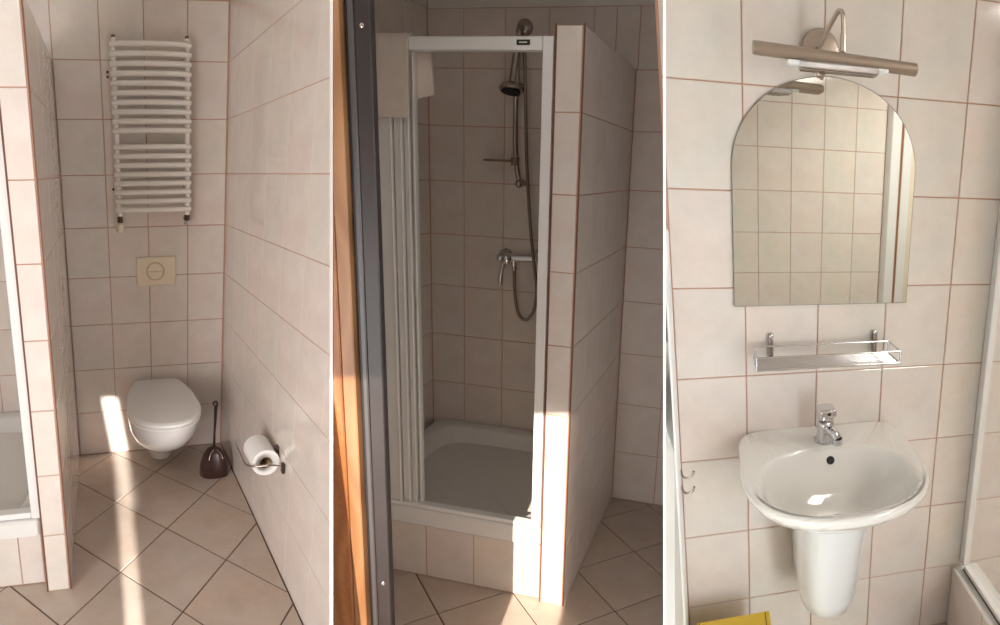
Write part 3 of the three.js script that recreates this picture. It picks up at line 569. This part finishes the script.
{ // washbasin
  const cx = 0.208, N = 96, rim = 0.83, t = thing(R, [cx, rim, 0.0], 'washbasin', 'white ceramic washbasin below the wire shelf', 'washbasin');
  // plan outline seen from a middle point: straight at the wall, sides almost straight, round in front
  const out = (g, zf = 0.43, hw = 0.236, e = 2.25) => Array.from({ length: N }, (_, i) => {
    const a = -i / N * 2 * Math.PI + Math.PI / 2, c = Math.cos(a), s = Math.sin(a), zc = 0.215; let x, z;
    if (s >= 0) { x = (hw - g) * Math.sign(c) * Math.abs(c) ** (2 / e); z = zc + (zf - g - zc) * Math.abs(s) ** (2 / e); }
    else { const k = 9; x = (hw - g - 0.006 * s * s) * Math.sign(c) * Math.abs(c) ** (2 / k); z = zc - (zc - 0.002) * Math.abs(s) ** (2 / k); }
    return [cx + x, z];
  });
  const at = (pts, y) => pts.map(([x, z]) => [x, y, z]);
  const oval = (rx, rz, y, zc = 0.265) => Array.from({ length: N }, (_, i) => { const a = -i / N * 2 * Math.PI + Math.PI / 2, c = Math.cos(a), s = Math.sin(a), e = 2.3; return [cx + rx * Math.sign(c) * Math.abs(c) ** (2 / e), y, zc + rz * Math.sign(s) * Math.abs(s) ** (2 / e)]; });
  const rings = [at(out(0.15, 0.31, 0.236), 0.672), at(out(0.11, 0.35), 0.69), at(out(0.07, 0.385), 0.722), at(out(0.032, 0.412), 0.765), at(out(0.012, 0.424), 0.795), at(out(0.003, 0.428), 0.812), at(out(0, 0.428), 0.82), at(out(0.0015, 0.428), 0.826), at(out(0.005, 0.428), 0.829), at(out(0.009, 0.428), rim), at(out(0.016, 0.428), rim), oval(0.21, 0.149, rim), oval(0.203, 0.142, rim), oval(0.198, 0.138, rim - 0.002), oval(0.192, 0.132, rim - 0.009), oval(0.184, 0.124, rim - 0.026), oval(0.172, 0.113, rim - 0.052), oval(0.15, 0.09, rim - 0.085), oval(0.105, 0.062, rim - 0.112), oval(0.05, 0.034, rim - 0.122), oval(0.02, 0.016, rim - 0.125)];
  part(t, 'bowl', loft(rings, { crease: 0.9 }), ceramicWarm);
  part(t, 'overflow', [turned([[0, 0.002], [0.0085, 0.002], [0.011, 0.0005], [0.0115, -0.003]], [cx + 0.006, rim - 0.03, 0.1435], [cx + 0.006, rim + 0.06, 0.3], 24)], black, 'dark overflow hole');
  part(t, 'drain', turned([[0, 0.004], [0.014, 0.005], [0.021, 0.003], [0.023, -0.001]], [cx, rim - 0.1235, 0.268], [cx, 2, 0.268], 28), chrome, 'chrome drain');
  const p = thing(R, [cx, 0.3, 0.0], 'half_pedestal', 'white ceramic half pedestal hanging below the washbasin', 'pedestal');
  const U = (hw, zf, y, zb = 0.002) => Array.from({ length: 48 }, (_, i) => { const a = -i / 48 * 2 * Math.PI + Math.PI / 2, c = Math.cos(a), s = Math.sin(a), zc = zb + (zf - zb) * 0.45; return s >= 0 ? [cx + 0.016 + hw * Math.sign(c) * Math.abs(c) ** 0.9, y, zc + (zf - zc) * Math.abs(s) ** 0.9] : [cx + 0.016 + hw * Math.sign(c) * Math.abs(c) ** 0.2, y, zc - (zc - zb) * Math.abs(s) ** 0.2]; });
  part(p, 'shroud', loft([U(0.035, 0.13, 0.298), U(0.064, 0.17, 0.305), U(0.08, 0.195, 0.328), U(0.089, 0.21, 0.375), U(0.096, 0.222, 0.46), U(0.102, 0.236, 0.56), U(0.108, 0.25, 0.64), U(0.108, 0.26, 0.68)], { crease: 0.8 }), ceramic);
}
{ // basin tap
  const x = 0.21, z = 0.088, t = thing(R, [x, 0.83, z], 'basin_tap', 'chrome single-lever tap on the washbasin', 'tap');
  part(t, 'body', turned([[0, 0], [0.027, 0], [0.0275, 0.006], [0.0245, 0.012], [0.024, 0.05], [0.022, 0.062], [0, 0.064]], [x, 0.831, z], [x, 2, z], 32), chrome);
  part(t, 'spout', tube([[x + 0.002, 0.866, z + 0.008], [x + 0.008, 0.873, z + 0.03], [x + 0.015, 0.872, z + 0.05], [x + 0.02, 0.862, z + 0.06]], 0.0135, 24, 16), chrome);
  part(t, 'aerator', rod([x + 0.021, 0.85, z + 0.061], [x + 0.02, 0.866, z + 0.06], 0.0145, 0.0145), chrome);
  const l = part(t, 'lever', [turned([[0, 0], [0.0235, 0], [0.0245, 0.004], [0.0235, 0.03], [0.016, 0.038], [0, 0.04]], [x, 0.896, z], [x, 2, z - 0.12], 32), box(x - 0.023, x + 0.023, 0.912, 0.936, z - 0.014, z + 0.036, 0.007)], chrome);
  part(t, 'mark', ball([x + 0.002, 0.925, z + 0.036], 0.005, 0.005, 0.003, 12), labelDark, 'dark dot on the lever', l);
}
{ // yellow bin
  const t = thing(R, [-0.05, 0.0, 0.2], 'waste_bin', 'yellow plastic bin lid at the bottom left of the washbasin view', 'bin');
  part(t, 'body', box(-0.148, 0.046, 0.0, 0.285, 0.11, 0.30, 0.02), yellow);
  const lid = part(t, 'lid', box(-0.155, 0.053, 0.287, 0.298, 0.102, 0.308, 0.009), yellow);
  for (const x of [-0.148, 0.038]) part(t, 'lid_groove', box(x, x + 0.003, 0.2965, 0.2988, 0.106, 0.304, 0.0008), yellowDark, undefined, lid);
}
for (const [y, which] of [[0.752, 'upper'], [0.705, 'lower']]) { // wire hooks on the return wall
  const t = thing(R, [-0.187, y, 0.07], 'wire_hook', `${which} chrome wire hook at the left edge of the washbasin view`, 'hook', 'wire hooks by the washbasin');
  part(t, 'wire', tube([[-0.181, y + 0.01, 0.06], [-0.176, y - 0.006, 0.062], [-0.166, y - 0.011, 0.064], [-0.153, y - 0.006, 0.066], [-0.147, y + 0.008, 0.066]], 0.003, 30, 8), darkChrome);
  part(t, 'hook_plate', box(-0.187, -0.181, y - 0.014, y + 0.018, 0.052, 0.07, 0.002), darkChrome);
}
{ // shower screen at the right edge
  const t = thing(R, [0.74, 0.25, 0.2], 'shower_screen', 'glass shower screen with white frame at the right edge', 'shower screen');
  part(t, 'post', box(0.73, 0.752, 0.262, 2.05, 0.0, 0.028, 0.003), frameWhite);
  part(t, 'bottom_rail', box(0.731, 0.75, 0.245, 0.268, 0.03, 0.95, 0.003), frameWhite);
  part(t, 'top_rail', box(0.731, 0.75, 2.03, 2.05, 0.03, 0.95, 0.003), frameWhite);
  part(t, 'seal', box(0.727, 0.7305, 0.252, 0.256, 0.03, 0.95, 0.0008), bronze);
  const g = new THREE.PlaneGeometry(0.92, 1.76); g.rotateY(-Math.PI / 2); g.translate(0.741, 1.149, 0.49);
  part(t, 'pane', g, glass);
  const b = thing(R, [0.72, 0, 0.3], 'shower_plinth', 'white tiled shower plinth in the bottom right corner', 'plinth');
  const body = part(b, 'plinth_body', box(0.706, 0.80, 0.001, 0.244, 0.001, 0.95, 0.002), acrylic);
  pieces({ bay: R, at: b.at, add: (m) => body.add(m) }, surf('plinthR', (u, v, h) => [0.706 - h, v, u]), grid([0.004, 0.2, 0.4, 0.6, 0.8, 0.95], [0.003, 0.243]), wallTile);
}

renderer.render(scene, camera);
